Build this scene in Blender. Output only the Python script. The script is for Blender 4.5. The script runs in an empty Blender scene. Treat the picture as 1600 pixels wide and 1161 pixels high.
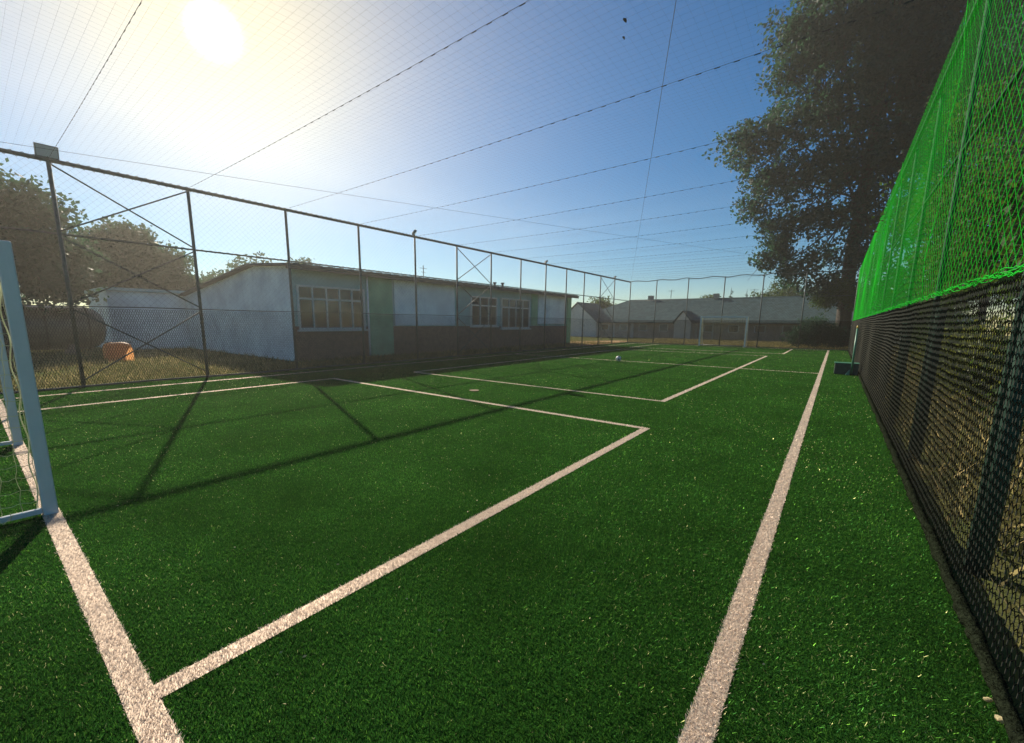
import bpy, bmesh, math, random
import numpy as np
from mathutils import Vector, Matrix
random.seed(7); RNG = np.random.default_rng(7)
sc = bpy.context.scene
COL = sc.collection
PI = math.pi

# ------------------------------------------------------------------ camera
YAW, PITCH, ROLL = math.radians(38.05), math.radians(9.54), math.radians(0.457)
cam_d = bpy.data.cameras.new('camera')
cam_d.sensor_width = 36; cam_d.lens = 657.5 / 1600 * 36
cam_d.shift_x = (800 - 785.0) / 1600; cam_d.shift_y = (614.8 - 580.5) / 1600
cam_d.clip_start = 0.05; cam_d.clip_end = 3000
cam = bpy.data.objects.new('camera', cam_d); COL.objects.link(cam)
fw = Vector((-math.sin(YAW)*math.cos(PITCH), math.cos(YAW)*math.cos(PITCH), -math.sin(PITCH)))
rt = Vector((math.cos(YAW), math.sin(YAW), 0)); up = rt.cross(fw)
r2 = rt*math.cos(ROLL) + up*math.sin(ROLL); u2 = -rt*math.sin(ROLL) + up*math.cos(ROLL)
cam.matrix_world = Matrix(((r2.x, u2.x, -fw.x, 0), (r2.y, u2.y, -fw.y, 0), (r2.z, u2.z, -fw.z, 1.5), (0, 0, 0, 1)))
sc.camera = cam

# ------------------------------------------------------------------ light
SUN_EL = math.radians(27.1); SUN_AZ = math.radians(-69.6)       # azimuth from +Y towards +X
SDIR = Vector((math.sin(SUN_AZ)*math.cos(SUN_EL), math.cos(SUN_AZ)*math.cos(SUN_EL), math.sin(SUN_EL)))
SKY_STRENGTH = 0.053
EXPOSURE = 0.82
SUN_STRENGTH = 5.0
w = bpy.data.worlds.new('World'); sc.world = w; w.use_nodes = True
nt = w.node_tree; nt.nodes.clear()
wo = nt.nodes.new('ShaderNodeOutputWorld'); bg = nt.nodes.new('ShaderNodeBackground')
sky = nt.nodes.new('ShaderNodeTexSky'); sky.sky_type = 'NISHITA'; sky.sun_disc = False
sky.sun_elevation = SUN_EL; sky.sun_rotation = SUN_AZ
sky.air_density = 1.0; sky.dust_density = 0.0; sky.ozone_density = 3.0
bg.inputs['Strength'].default_value = SKY_STRENGTH
# the aureole round the sun: light that the dusty air scatters forward
tc = nt.nodes.new('ShaderNodeTexCoord')
dot = nt.nodes.new('ShaderNodeVectorMath'); dot.operation = 'DOT_PRODUCT'; dot.inputs[1].default_value = SDIR
nrm = nt.nodes.new('ShaderNodeVectorMath'); nrm.operation = 'NORMALIZE'
nt.links.new(tc.outputs['Generated'], nrm.inputs[0]); nt.links.new(nrm.outputs[0], dot.inputs[0])
def wmath(op, a, b=None, clamp=False):
    m = nt.nodes.new('ShaderNodeMath'); m.operation = op; m.use_clamp = clamp
    for i, v in enumerate((a, b)):
        if v is None: continue
        if hasattr(v, 'links'): nt.links.new(v, m.inputs[i])
        else: m.inputs[i].default_value = v
    return m.outputs[0]
cosang = wmath('MAXIMUM', dot.outputs['Value'], 0.0)
def lobe(power, amount, col):
    v = wmath('MULTIPLY', wmath('POWER', cosang, power), amount)
    m = nt.nodes.new('ShaderNodeVectorMath'); m.operation = 'SCALE'; m.inputs[0].default_value = col
    nt.links.new(v, m.inputs['Scale']); return m.outputs[0]
AUREOLE = [(6000.0, 260.0, (1.0, 0.93, 0.75)), (50.0, 5.0, (1.0, 0.74, 0.0)), (14.0, 3.4, (1.0, 0.64, 0.0))]
hs = nt.nodes.new('ShaderNodeHueSaturation'); hs.inputs['Saturation'].default_value = 1.5; nt.links.new(sky.outputs['Color'], hs.inputs['Color'])
acc = hs.outputs['Color']
for p_, a_, c_ in AUREOLE:
    ad = nt.nodes.new('ShaderNodeVectorMath'); ad.operation = 'ADD'
    nt.links.new(acc, ad.inputs[0]); nt.links.new(lobe(p_, a_, c_), ad.inputs[1]); acc = ad.outputs[0]
nt.links.new(acc, bg.inputs['Color']); nt.links.new(bg.outputs[0], wo.inputs['Surface'])
sd = bpy.data.lights.new('sun', 'SUN'); sd.energy = SUN_STRENGTH; sd.angle = math.radians(0.55); sd.color = (1.0, 0.90, 0.74)
so = bpy.data.objects.new('sun', sd); COL.objects.link(so)
so.rotation_euler = SDIR.to_track_quat('Z', 'Y').to_euler(); so.location = SDIR*60
vs = sc.view_settings
sc.display_settings.display_device = 'sRGB'
vs.view_transform = 'Standard'; vs.look = 'None'; vs.exposure = EXPOSURE; vs.gamma = 1; vs.use_curve_mapping = False
cy = sc.cycles
cy.use_denoising = True
try: cy.denoiser = 'OPENIMAGEDENOISE'
except Exception: pass
cy.max_bounces = 7; cy.transparent_max_bounces = 8; cy.volume_bounces = 0; cy.diffuse_bounces = 3; cy.glossy_bounces = 2
cy.sample_clamp_indirect = 4.0

# ------------------------------------------------------------------ materials
def mat(name, color, rough=0.7, var=0.0, scale=8.0, color2=None, bump=0.0, bscale=40.0, metallic=0.0, transl=0.0, spec=None, tcol=None, detail=4, perobj=0.0):
    m = bpy.data.materials.new(name); m.use_nodes = True
    n = m.node_tree.nodes; l = m.node_tree.links; n.clear()
    out = n.new('ShaderNodeOutputMaterial'); b = n.new('ShaderNodeBsdfPrincipled')
    b.inputs['Roughness'].default_value = rough; b.inputs['Metallic'].default_value = metallic
    if spec is not None: b.inputs['Specular IOR Level'].default_value = spec
    c1 = tuple(color) + (1,)
    csock = None
    if var > 0 or color2 is not None:
        geo = n.new('ShaderNodeNewGeometry'); nz = n.new('ShaderNodeTexNoise')
        nz.inputs['Scale'].default_value = scale; nz.inputs['Detail'].default_value = detail; nz.inputs['Roughness'].default_value = 0.65
        l.new(geo.outputs['Position'], nz.inputs['Vector'])
        rp = n.new('ShaderNodeValToRGB')
        rp.color_ramp.elements[0].position = 0.32; rp.color_ramp.elements[1].position = 0.68
        c2 = (tuple(color2) + (1,)) if color2 is not None else tuple(min(1, c*(1+var)) for c in color) + (1,)
        rp.color_ramp.elements[0].color = c1 if color2 is not None else tuple(c*(1-var) for c in color) + (1,)
        rp.color_ramp.elements[1].color = c2
        l.new(nz.outputs['Fac'], rp.inputs['Fac']); csock = rp.outputs['Color']
        l.new(csock, b.inputs['Base Color'])
    else: b.inputs['Base Color'].default_value = c1
    if bump > 0:
        geo = n.new('ShaderNodeNewGeometry'); nz = n.new('ShaderNodeTexNoise')
        nz.inputs['Scale'].default_value = bscale; nz.inputs['Detail'].default_value = 5
        l.new(geo.outputs['Position'], nz.inputs['Vector'])
        bp = n.new('ShaderNodeBump'); bp.inputs['Strength'].default_value = bump; bp.inputs['Distance'].default_value = 0.02
        l.new(nz.outputs['Fac'], bp.inputs['Height']); l.new(bp.outputs[0], b.inputs['Normal'])
    if transl > 0:
        t = n.new('ShaderNodeBsdfTranslucent'); mx = n.new('ShaderNodeMixShader'); mx.inputs[0].default_value = transl
        if tcol is not None: t.inputs['Color'].default_value = tuple(tcol) + (1,)
        elif csock: l.new(csock, t.inputs['Color'])
        else: t.inputs['Color'].default_value = c1
        l.new(b.outputs[0], mx.inputs[1]); l.new(t.outputs[0], mx.inputs[2]); l.new(mx.outputs[0], out.inputs['Surface'])
    else: l.new(b.outputs[0], out.inputs['Surface'])
    return m

def blade_mat(name, stops, rough, transl, tfac=1.0, patch=0.42, spec=0.20):
    """turf fibre: colour differs from blade to blade (face attribute), with large worn patches"""
    m = bpy.data.materials.new(name); m.use_nodes = True
    n = m.node_tree.nodes; l = m.node_tree.links; n.clear()
    out = n.new('ShaderNodeOutputMaterial'); b = n.new('ShaderNodeBsdfDiffuse')
    gl = n.new('ShaderNodeBsdfGlossy'); gl.inputs['Roughness'].default_value = rough; gm_ = n.new('ShaderNodeMixShader'); gm_.inputs[0].default_value = spec
    at = n.new('ShaderNodeAttribute'); at.attribute_name = 'tint'
    rp = n.new('ShaderNodeValToRGB'); e = rp.color_ramp.elements
    while len(e) < len(stops): e.new(0.5)
    for i, (p, c) in enumerate(stops): e[i].position = p; e[i].color = tuple(c) + (1,)
    l.new(at.outputs['Fac'], rp.inputs['Fac'])
    geo = n.new('ShaderNodeNewGeometry'); nz = n.new('ShaderNodeTexNoise'); nz.inputs['Scale'].default_value = 0.7; nz.inputs['Detail'].default_value = 6; nz.inputs['Roughness'].default_value = 0.7
    l.new(geo.outputs['Position'], nz.inputs['Vector'])
    mr = n.new('ShaderNodeMapRange'); mr.inputs[1].default_value = 0.3; mr.inputs[2].default_value = 0.7; mr.inputs[3].default_value = 1-patch; mr.inputs[4].default_value = 1+patch
    l.new(nz.outputs['Fac'], mr.inputs[0])
    mu = n.new('ShaderNodeVectorMath'); mu.operation = 'SCALE'; l.new(rp.outputs[0], mu.inputs[0]); l.new(mr.outputs[0], mu.inputs['Scale'])
    l.new(mu.outputs[0], b.inputs['Color']); g4 = n.new('ShaderNodeVectorMath'); g4.operation = 'SCALE'; g4.inputs['Scale'].default_value = 2.5; l.new(mu.outputs[0], g4.inputs[0]); l.new(g4.outputs[0], gl.inputs['Color'])
    l.new(b.outputs[0], gm_.inputs[1]); l.new(gl.outputs[0], gm_.inputs[2]); b = gm_
    t = n.new('ShaderNodeBsdfTranslucent'); mx = n.new('ShaderNodeMixShader'); mx.inputs[0].default_value = transl
    m2 = n.new('ShaderNodeVectorMath'); m2.operation = 'SCALE'; m2.inputs['Scale'].default_value = tfac; l.new(mu.outputs[0], m2.inputs[0]); l.new(m2.outputs[0], t.inputs['Color'])
    l.new(b.outputs[0], mx.inputs[1]); l.new(t.outputs[0], mx.inputs[2]); l.new(mx.outputs[0], out.inputs['Surface'])
    return m

M = {}
M['turf_base'] = mat('turf_base', (0.020, 0.070, 0.010), 1.0, 0.5, 90, bump=0.6, bscale=120, spec=0.0)
M['line_base'] = mat('line_base', (0.46, 0.38, 0.31), 1.0, 0.2, 70, bump=0.6, bscale=120, spec=0.0)
M['blade'] = blade_mat('turf_blade', [(0, (0.007, 0.034, 0.009)), (0.55, (0.028, 0.102, 0.017)), (0.93, (0.105, 0.245, 0.028)), (1.0, (0.42, 0.44, 0.19))], 0.40, 0.42, 1.45, 0.5)
M['line_blade'] = blade_mat('line_blade', [(0, (0.40, 0.31, 0.25)), (0.5, (0.66, 0.56, 0.47)), (1.0, (0.80, 0.72, 0.62))], 0.6, 0.48, 1.0, 0.05)
M['ground'] = mat('dry_ground', (0.13, 0.115, 0.045), 0.95, color2=(0.075, 0.10, 0.03), scale=1.2, bump=0.8, bscale=8, detail=8, spec=0.0)
M['soil'] = mat('orange_soil', (0.55, 0.30, 0.14), 0.95, 0.2, 4)
M['drygrass'] = blade_mat('dry_grass', [(0, (0.09, 0.10, 0.03)), (0.6, (0.22, 0.19, 0.08)), (1, (0.42, 0.34, 0.17))], 0.8, 0.35)
M['steel'] = mat('painted_steel', (0.085, 0.10, 0.095), 0.6, 0.25, 14, bump=0.1, bscale=60, spec=0.25)
M['steel_matt'] = mat('matt_green_steel', (0.03, 0.065, 0.045), 0.7, 0.2, 14, spec=0.1)
M['steel_green'] = mat('green_steel', (0.06, 0.20, 0.13), 0.4, 0.2, 14)
M['rope'] = mat('dark_rope', (0.055, 0.06, 0.06), 0.8)
M['net_dark'] = mat('dark_net', (0.05, 0.055, 0.055), 0.75)
M['net_black'] = mat('black_net', (0.006, 0.007, 0.006), 0.9, spec=0.0)
M['knot_glint'] = mat('black_net_glint', (0.065, 0.065, 0.05), 0.4, spec=0.35)  # upright net legs made lighter: their glints are put into the colour
M['net_green'] = mat('green_net', (0.014, 0.50, 0.03), 0.6, 0.18, 3, transl=0.4, tcol=(0.015, 0.80, 0.04), spec=0.1)
M['border_rope'] = mat('fuzzy_border_rope', (0.013, 0.017, 0.010), 1.0, 0.6, 45, spec=0.0, bump=1.0, bscale=90)
M['goal'] = mat('goal_paint', (0.62, 0.66, 0.68), 0.35, 0.06, 5)
M['goalnet'] = mat('goal_net', (0.66, 0.66, 0.42), 0.6, 0.15, 6, transl=0.25)
M['lamp_body'] = mat('lamp_body', (0.20, 0.21, 0.21), 0.5, 0.1, 10)
M['lamp_glass'] = mat('lamp_glass', (0.5, 0.52, 0.55), 0.1)
M['wall_pale'] = mat('pale_blue_render', (0.76, 0.83, 0.90), 0.85, 0.18, 0.9, bump=0.15, bscale=12)
M['wall_green'] = mat('green_render', (0.20, 0.46, 0.28), 0.85, 0.22, 1.1, bump=0.15, bscale=12)
M['wall_teal'] = mat('grey_green_render', (0.27, 0.46, 0.46), 0.85, 0.12, 1.5, bump=0.15, bscale=12)
M['dado'] = mat('brown_dado', (0.20, 0.13, 0.11), 0.9, 0.25, 5, bump=0.3, bscale=20)
M['roof'] = mat('dark_roof', (0.07, 0.075, 0.08), 0.8, 0.25, 3)
M['roof_far'] = mat('slate_roof', (0.065, 0.10, 0.105), 1.0, 0.3, 2.5, bump=0.3, bscale=9, spec=0.0)
M['frame_white'] = mat('window_paint', (0.66, 0.67, 0.64), 0.5, 0.06, 8)
M['glass'] = mat('window_glass', (0.035, 0.045, 0.055), 0.08, spec=0.8)
M['far_wall'] = mat('pinkish_wall', (0.42, 0.34, 0.28), 0.9, 0.2, 1.8)
M['far_pale'] = mat('pale_wall', (0.6, 0.58, 0.55), 0.9, 0.1, 2)
M['leaf_dark'] = mat('leaf_dark', (0.016, 0.042, 0.034), 0.6, 0.5, 0.9, transl=0.35, tcol=(0.045, 0.12, 0.055), spec=0.15)
M['leaf_mid'] = mat('leaf_mid', (0.030, 0.062, 0.016), 0.6, 0.5, 0.9, transl=0.35, tcol=(0.09, 0.15, 0.025), spec=0.12)
M['leaf_yellow'] = mat('leaf_yellow', (0.10, 0.13, 0.025), 0.55, 0.4, 1.5, transl=0.4, tcol=(0.22, 0.24, 0.04))
M['bark'] = mat('bark', (0.045, 0.036, 0.028), 0.95, 0.35, 9, bump=0.8, bscale=25)
M['tank'] = mat('weathered_tank', (0.10, 0.09, 0.07), 0.38, 0.5, 2.2, bump=0.15, bscale=12)
M['tarp'] = mat('orange_tarp', (0.40, 0.20, 0.08), 0.6, 0.25, 5, transl=0.6, tcol=(0.70, 0.34, 0.13))
M['ball_white'] = mat('ball_white', (0.75, 0.75, 0.72), 0.35)
M['ball_dark'] = mat('ball_dark', (0.03, 0.06, 0.08), 0.35)
M['block'] = mat('dark_block', (0.035, 0.055, 0.05), 0.6, 0.3, 12)
M['yellow'] = mat('yellow_cap', (0.6, 0.42, 0.08), 0.5)
M['litter'] = mat('dry_leaf_litter', (0.50, 0.42, 0.22), 0.7, 0.4, 30, transl=0.3)

# ------------------------------------------------------------------ helpers
def tag(o, label=None, cat=None, group=None, kind=None):
    if label: o['label'] = label
    if cat: o['category'] = cat
    if group: o['group'] = group
    if kind: o['kind'] = kind
    return o
def empty(name, loc=(0, 0, 0), label=None, cat=None, group=None, rz=0):
    o = bpy.data.objects.new(name, None); COL.objects.link(o); o.location = loc; o.rotation_euler = (0, 0, rz)
    o.empty_display_size = 0.2
    return tag(o, label, cat, group)
def link(name, me, material, parent=None, world=True):
    o = bpy.data.objects.new(name, me); COL.objects.link(o)
    for m_ in (material if isinstance(material, (list, tuple)) else [material]): me.materials.append(m_)
    if parent is not None:
        o.parent = parent
        if world:
            P = parent
            T = Matrix.Identity(4)
            while P is not None and P.type == 'EMPTY':
                T = (Matrix.Translation(P.location) @ P.rotation_euler.to_matrix().to_4x4()) @ T
                P = P.parent
            o.matrix_parent_inverse = T.inverted()
    return o
class MB:
    def __init__(s): s.v = []; s.f = []; s.mi = []
    def face(s, vs_, mi=0):
        b = len(s.v); s.v += [tuple(p) for p in vs_]; s.f.append(tuple(range(b, b+len(vs_)))); s.mi.append(mi); return s
    def add(s, vs_, fs, mi=0):
        b = len(s.v); s.v += [tuple(p) for p in vs_]; s.f += [tuple(b+i for i in f) for f in fs]; s.mi += [mi]*len(fs); return s
    def box(s, x0, x1, y0, y1, z0, z1, mi=0):
        return s.add([(x0,y0,z0),(x1,y0,z0),(x1,y1,z0),(x0,y1,z0),(x0,y0,z1),(x1,y0,z1),(x1,y1,z1),(x0,y1,z1)],
                     [(0,3,2,1),(4,5,6,7),(0,1,5,4),(1,2,6,5),(2,3,7,6),(3,0,4,7)], mi)
    def tube(s, pts, r, n=8, caps=True, mi=0):
        pts = [Vector(p) for p in pts]
        rr = r if isinstance(r, (list, tuple)) else [r]*len(pts)
        t0 = (pts[1]-pts[0]).normalized(); a = Vector((0, 0, 1)) if abs(t0.z) < .9 else Vector((1, 0, 0))
        u = t0.cross(a).normalized(); vs_ = []
        for i, p in enumerate(pts):
            t = (pts[min(i+1, len(pts)-1)] - pts[max(i-1, 0)]).normalized()
            u = (u - t*u.dot(t)).normalized(); v = t.cross(u)
            for k in range(n):
                an = 2*PI*k/n; vs_.append(p + (u*math.cos(an)+v*math.sin(an))*rr[i])
        fs = []
        for i in range(len(pts)-1):
            for k in range(n):
                k2 = (k+1) % n; fs.append((i*n+k, i*n+k2, (i+1)*n+k2, (i+1)*n+k))
        if caps: fs += [tuple(range(n-1, -1, -1)), tuple((len(pts)-1)*n+k for k in range(n))]
        return s.add(vs_, fs, mi)
    def build(s, name, material, parent=None, smooth=False, bevel=0):
        me = bpy.data.meshes.new(name); me.from_pydata([tuple(p) for p in s.v], [], s.f)
        me.polygons.foreach_set('material_index', s.mi)
        if smooth: me.polygons.foreach_set('use_smooth', [True]*len(s.f))
        me.update()
        o = link(name, me, material, parent)
        if bevel:
            b = o.modifiers.new('bevel', 'BEVEL'); b.width = bevel; b.segments = 2; b.limit_method = 'ANGLE'
        return o
def npmesh(name, verts, quads, tint=None, smooth=False):
    """verts (N,3), faces (F,k) with a constant k"""
    me = bpy.data.meshes.new(name); F, k = quads.shape
    me.vertices.add(len(verts)); me.vertices.foreach_set('co', np.ascontiguousarray(verts, dtype=np.float32).ravel())
    me.loops.add(F*k); me.loops.foreach_set('vertex_index', np.ascontiguousarray(quads, dtype=np.int32).ravel())
    me.polygons.add(F); me.polygons.foreach_set('loop_start', np.arange(0, F*k, k, dtype=np.int32))
    me.polygons.foreach_set('loop_total', np.full(F, k, dtype=np.int32))
    if smooth: me.polygons.foreach_set('use_smooth', np.ones(F, dtype=bool))
    if tint is not None:
        a = me.attributes.new('tint', 'FLOAT', 'FACE'); a.data.foreach_set('value', np.ascontiguousarray(tint, dtype=np.float32))
    me.update(calc_edges=True); return me
def strands(P0, P1, r, n=3):
    """thin prisms from P0 to P1 (N,3)"""
    P0 = np.asarray(P0, float); P1 = np.asarray(P1, float); N = len(P0)
    r = np.broadcast_to(np.asarray(r, float), (N,))
    t = P1-P0; t /= np.maximum(np.linalg.norm(t, axis=1, keepdims=True), 1e-9)
    a = np.where(np.abs(t[:, 2:3]) < .9, np.array([[0, 0, 1.]]), np.array([[1., 0, 0]]))
    u = np.cross(t, a); u /= np.linalg.norm(u, axis=1, keepdims=True); v = np.cross(t, u)
    V = np.empty((N, 2*n, 3)); Q = np.empty((N, n, 4), int); base = (np.arange(N)*2*n)[:, None]
    for k in range(n):
        an = 2*PI*k/n; off = (u*math.cos(an)+v*math.sin(an))*r[:, None]
        V[:, k] = P0+off; V[:, n+k] = P1+off
        k2 = (k+1) % n
        Q[:, k] = base + np.array([[k, k2, n+k2, n+k]])
    return V.reshape(-1, 3), Q.reshape(-1, 4)
def join(parts):
    vs_, qs, o = [], [], 0
    for v, q in parts: vs_.append(v); qs.append(q+o); o += len(v)
    return np.concatenate(vs_), np.concatenate(qs)
def ribbons(P0, P1, w_, nrm_):
    P0 = np.asarray(P0, float); P1 = np.asarray(P1, float); t = P1-P0; t /= np.linalg.norm(t, axis=1, keepdims=True)
    s = np.cross(t, np.asarray(nrm_, float)); s /= np.linalg.norm(s, axis=1, keepdims=True); s = s*w_/2
    V = np.stack([P0-s, P0+s, P1+s, P1-s], 1).reshape(-1, 3); return V, np.arange(len(V)).reshape(-1, 4)

# ------------------------------------------------------------------ ground, turf, lines
FX0, FX1, FY0, FY1 = -13.15, 0.72, -3.2, 33.2
g = MB().face([(-78, -40, -0.03), (45, -40, -0.03), (45, 112, -0.03), (-78, 112, -0.03)]).build('ground', M['ground']); tag(g, kind='structure')
tb = MB().face([(FX0, FY0, 0), (FX1, FY0, 0), (FX1, FY1, 0), (FX0, FY1, 0)]).build('turf', M['turf_base']); tag(tb, kind='structure')

LW = 0.05
def hl(y, x0, x1, h=LW): return (min(x0, x1), max(x0, x1), y-h, y+h)
def vl(x, y0, y1, h=LW): return (x-h, x+h, y0, y1)
LINES = [
 ('side_line', [vl(-0.24, 0.20, 32.30)]),
 ('side_line', [vl(-12.2, 0.20, 32.30)]),
 ('goal_line', [hl(0.26, -12.15, -0.29)]),
 ('goal_line', [hl(32.25, -12.15, -0.29)]),
 ('halfway_line', [hl(16.5, -12.15, -0.29, .04)]),
 ('penalty_area_line', [vl(-2.02, 0.31, 6.0), hl(5.96, -2.07, -10.42), vl(-10.37, 0.31, 5.91)]),
 ('penalty_area_line', [vl(-2.05, 26.6, 32.2), hl(26.55, -2.00, -10.42), vl(-10.37, 26.6, 32.2)]),
 ('inner_court_line', [vl(-2.53, 8.30, 24.1), hl(8.34, -2.58, -9.95, .04), vl(-9.95, 8.38, 24.02, .04), hl(24.06, -2.58, -9.99, .04)]),
]
allrects = [r for _, rs in LINES for r in rs]
SPOTS = [(-6.18, 6.88, 0.11), (-6.18, 25.3, 0.11)]
def in_lines(x, y):
    m_ = np.zeros(len(x), bool)
    for a, b, c, d in allrects: m_ |= (x > a) & (x < b) & (y > c) & (y < d)
    for a, b, r in SPOTS: m_ |= (x-a)**2+(y-b)**2 < r*r
    return m_
def blades(x, y, r, hscale=1.0, wscale=1.0, seed=0):
    """short bent fibres; two triangles' worth (one quad narrowing to the tip)"""
    rng = np.random.default_rng(seed); N = len(x)
    wd = 0.00135*np.maximum(1, r/2.6)**0.95*wscale*rng.uniform(.7, 1.3, N)
    h = 0.0125*hscale*rng.uniform(.55, 1.25, N)*np.maximum(1, r/9)**0.25
    az = rng.uniform(0, 2*PI, N); lean = rng.uniform(0.0, 1.5, N)*0.010*hscale
    la = rng.uniform(0, 2*PI, N)
    dx, dy = np.cos(az)*wd, np.sin(az)*wd
    z0 = np.full(N, 0.001)
    base1 = np.stack([x-dx, y-dy, z0], 1); base2 = np.stack([x+dx, y+dy, z0], 1)
    tx, ty = x+np.cos(la)*lean, y+np.sin(la)*lean
    t1 = np.stack([tx+dx*.45, ty+dy*.45, h], 1); t2 = np.stack([tx-dx*.45, ty-dy*.45, h], 1)
    V = np.stack([base1, base2, t1, t2], 1).reshape(-1, 3)
    return V, np.arange(4*N).reshape(-1, 4), rng
def density_sample(K, rmin, rcap, rmax, power, seed):
    """radii sampled for density K inside rcap and K*(rcap/r)^power outside (per square metre)"""
    rng = np.random.default_rng(seed)
    a0, a1 = math.radians(-45), math.radians(150)     # azimuth window about +Y, to -X ... generous beyond the picture
    A = a1-a0
    n1 = int(K*A*(rcap**2-rmin**2)/2); r1 = np.sqrt(rng.uniform(rmin**2, rcap**2, n1))
    q = 2-power; c = (rmax**q-rcap**q)/q; n2 = int(K*A*rcap**power*c)
    r2_ = (rcap**q + rng.uniform(0, 1, n2)*(rmax**q-rcap**q))**(1/q)
    r = np.concatenate([r1, r2_]); a = rng.uniform(a0, a1, len(r))
    return -np.sin(a)*r, np.cos(a)*r, r
x, y, r = density_sample(36000, 0.9, 2.6, 34.0, 2.3, 3)
jx = x+RNG.normal(0, .004, len(x)); jy = y+RNG.normal(0, .004, len(x))
keep = (x > FX0) & (x < FX1) & (y > FY0) & (y < FY1) & ~in_lines(jx, jy)
x, y, r = x[keep], y[keep], r[keep]
V, Q, rng = blades(x, y, r, seed=5)
tint = np.clip(rng.beta(2.2, 2.4, len(x))*0.93, 0, .93)
pn = np.sin(x*.9+1.7*np.sin(y*.6+1))*np.sin(y*.8+1.3*np.sin(x*.7))      # worn patches carry more pale fibres, whose colour also stands in for glints
spk = rng.uniform(0, 1, len(x)) < 0.006+.020*np.clip(pn, 0, 1)**2
tint[spk] = 1.0
go = link('turf_fibres', npmesh('turf_fibres', V, Q, tint), M['blade']); tag(go, 'short dark green artificial turf fibres covering the whole pitch', 'artificial turf', kind='stuff')

LLAB = iter([0]*20)
for i, (nm, rects) in enumerate(LINES):
    vs_, qs, ts = [], [], []; off = 0
    V0 = []; 
    for (a, b, c, d) in rects:
        V0 += [(a, c, .004), (b, c, .004), (b, d, .004), (a, d, .004)]
    V0 = np.array(V0); Q0 = np.arange(len(V0)).reshape(-1, 4)
    parts = [(V0, Q0)]; tn = [np.full(len(Q0), .45)]
    for k, (a, b, c, d) in enumerate(rects):
        horiz = (b-a) > (d-c); L = max(b-a, d-c); rg = np.random.default_rng(100+i*10+k)
        s = np.arange(0, L, 0.1)
        xs = (a+s) if horiz else np.full(len(s), (a+b)/2); ys = np.full(len(s), (c+d)/2) if horiz else (c+s)
        rr = np.maximum(np.hypot(xs, ys), 1.0)
        dn = 42000*np.minimum(1, (2.6/rr))**2.1*(0.1*min(b-a, d-c))
        cnt = rg.poisson(np.clip(dn, 0.5, None))
        idx = np.repeat(np.arange(len(s)), cnt); n_ = len(idx)
        lo = s[idx]+rg.uniform(0, .1, n_); lo = np.minimum(lo, L)
        wdt = min(b-a, d-c); la = rg.uniform(0, wdt, n_) + rg.normal(0, .003, n_)
        bx = a+lo if horiz else a+la; by = c+la if horiz else c+lo
        v, q, r_ = blades(bx, by, np.hypot(bx, by), hscale=1.05, wscale=1.05, seed=200+i*10+k)
        parts.append((v, q)); tn.append(r_.beta(2, 1.6, n_))
    V, Q = join(parts)
    o = link(nm, npmesh(nm, V, Q, np.concatenate(tn)), M['line_blade']); tag(o, kind='structure')
for (sx, sy, sr) in SPOTS:
    mb = MB(); mb.face([(sx+sr*math.cos(2*PI*k/20), sy+sr*math.sin(2*PI*k/20), 0.018) for k in range(20)])
    tag(mb.build('penalty_spot', M['line_blade']), kind='structure')

# loose pale flecks lying on the turf
n_ = 950
u = RNG.uniform(0, 1, n_); fx = np.where(u < .6, RNG.uniform(-6, .6, n_), RNG.uniform(-13, .6, n_)); fy = 0.6+RNG.uniform(0, 1, n_)**1.7*30
sz = RNG.uniform(.003, .011, n_)*np.maximum(1, np.hypot(fx, fy)/7)**.6; an = RNG.uniform(0, 2*PI, n_)
cz = RNG.uniform(.014, .022, n_)
ca, sa = np.cos(an)*sz, np.sin(an)*sz
V = np.stack([np.stack([fx-ca, fy-sa, cz], 1), np.stack([fx+sa*.45, fy-ca*.45, cz+sz*.5], 1), np.stack([fx+ca, fy+sa, cz+.001], 1), np.stack([fx-sa*.45, fy+ca*.45, cz-.001], 1)], 1).reshape(-1, 3)
tag(link('leaf_litter', npmesh('leaf_litter', V, np.arange(4*n_).reshape(-1, 4)), M['litter']), 'tiny pale dry leaf flecks scattered over the turf', 'leaf litter', kind='stuff')

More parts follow.
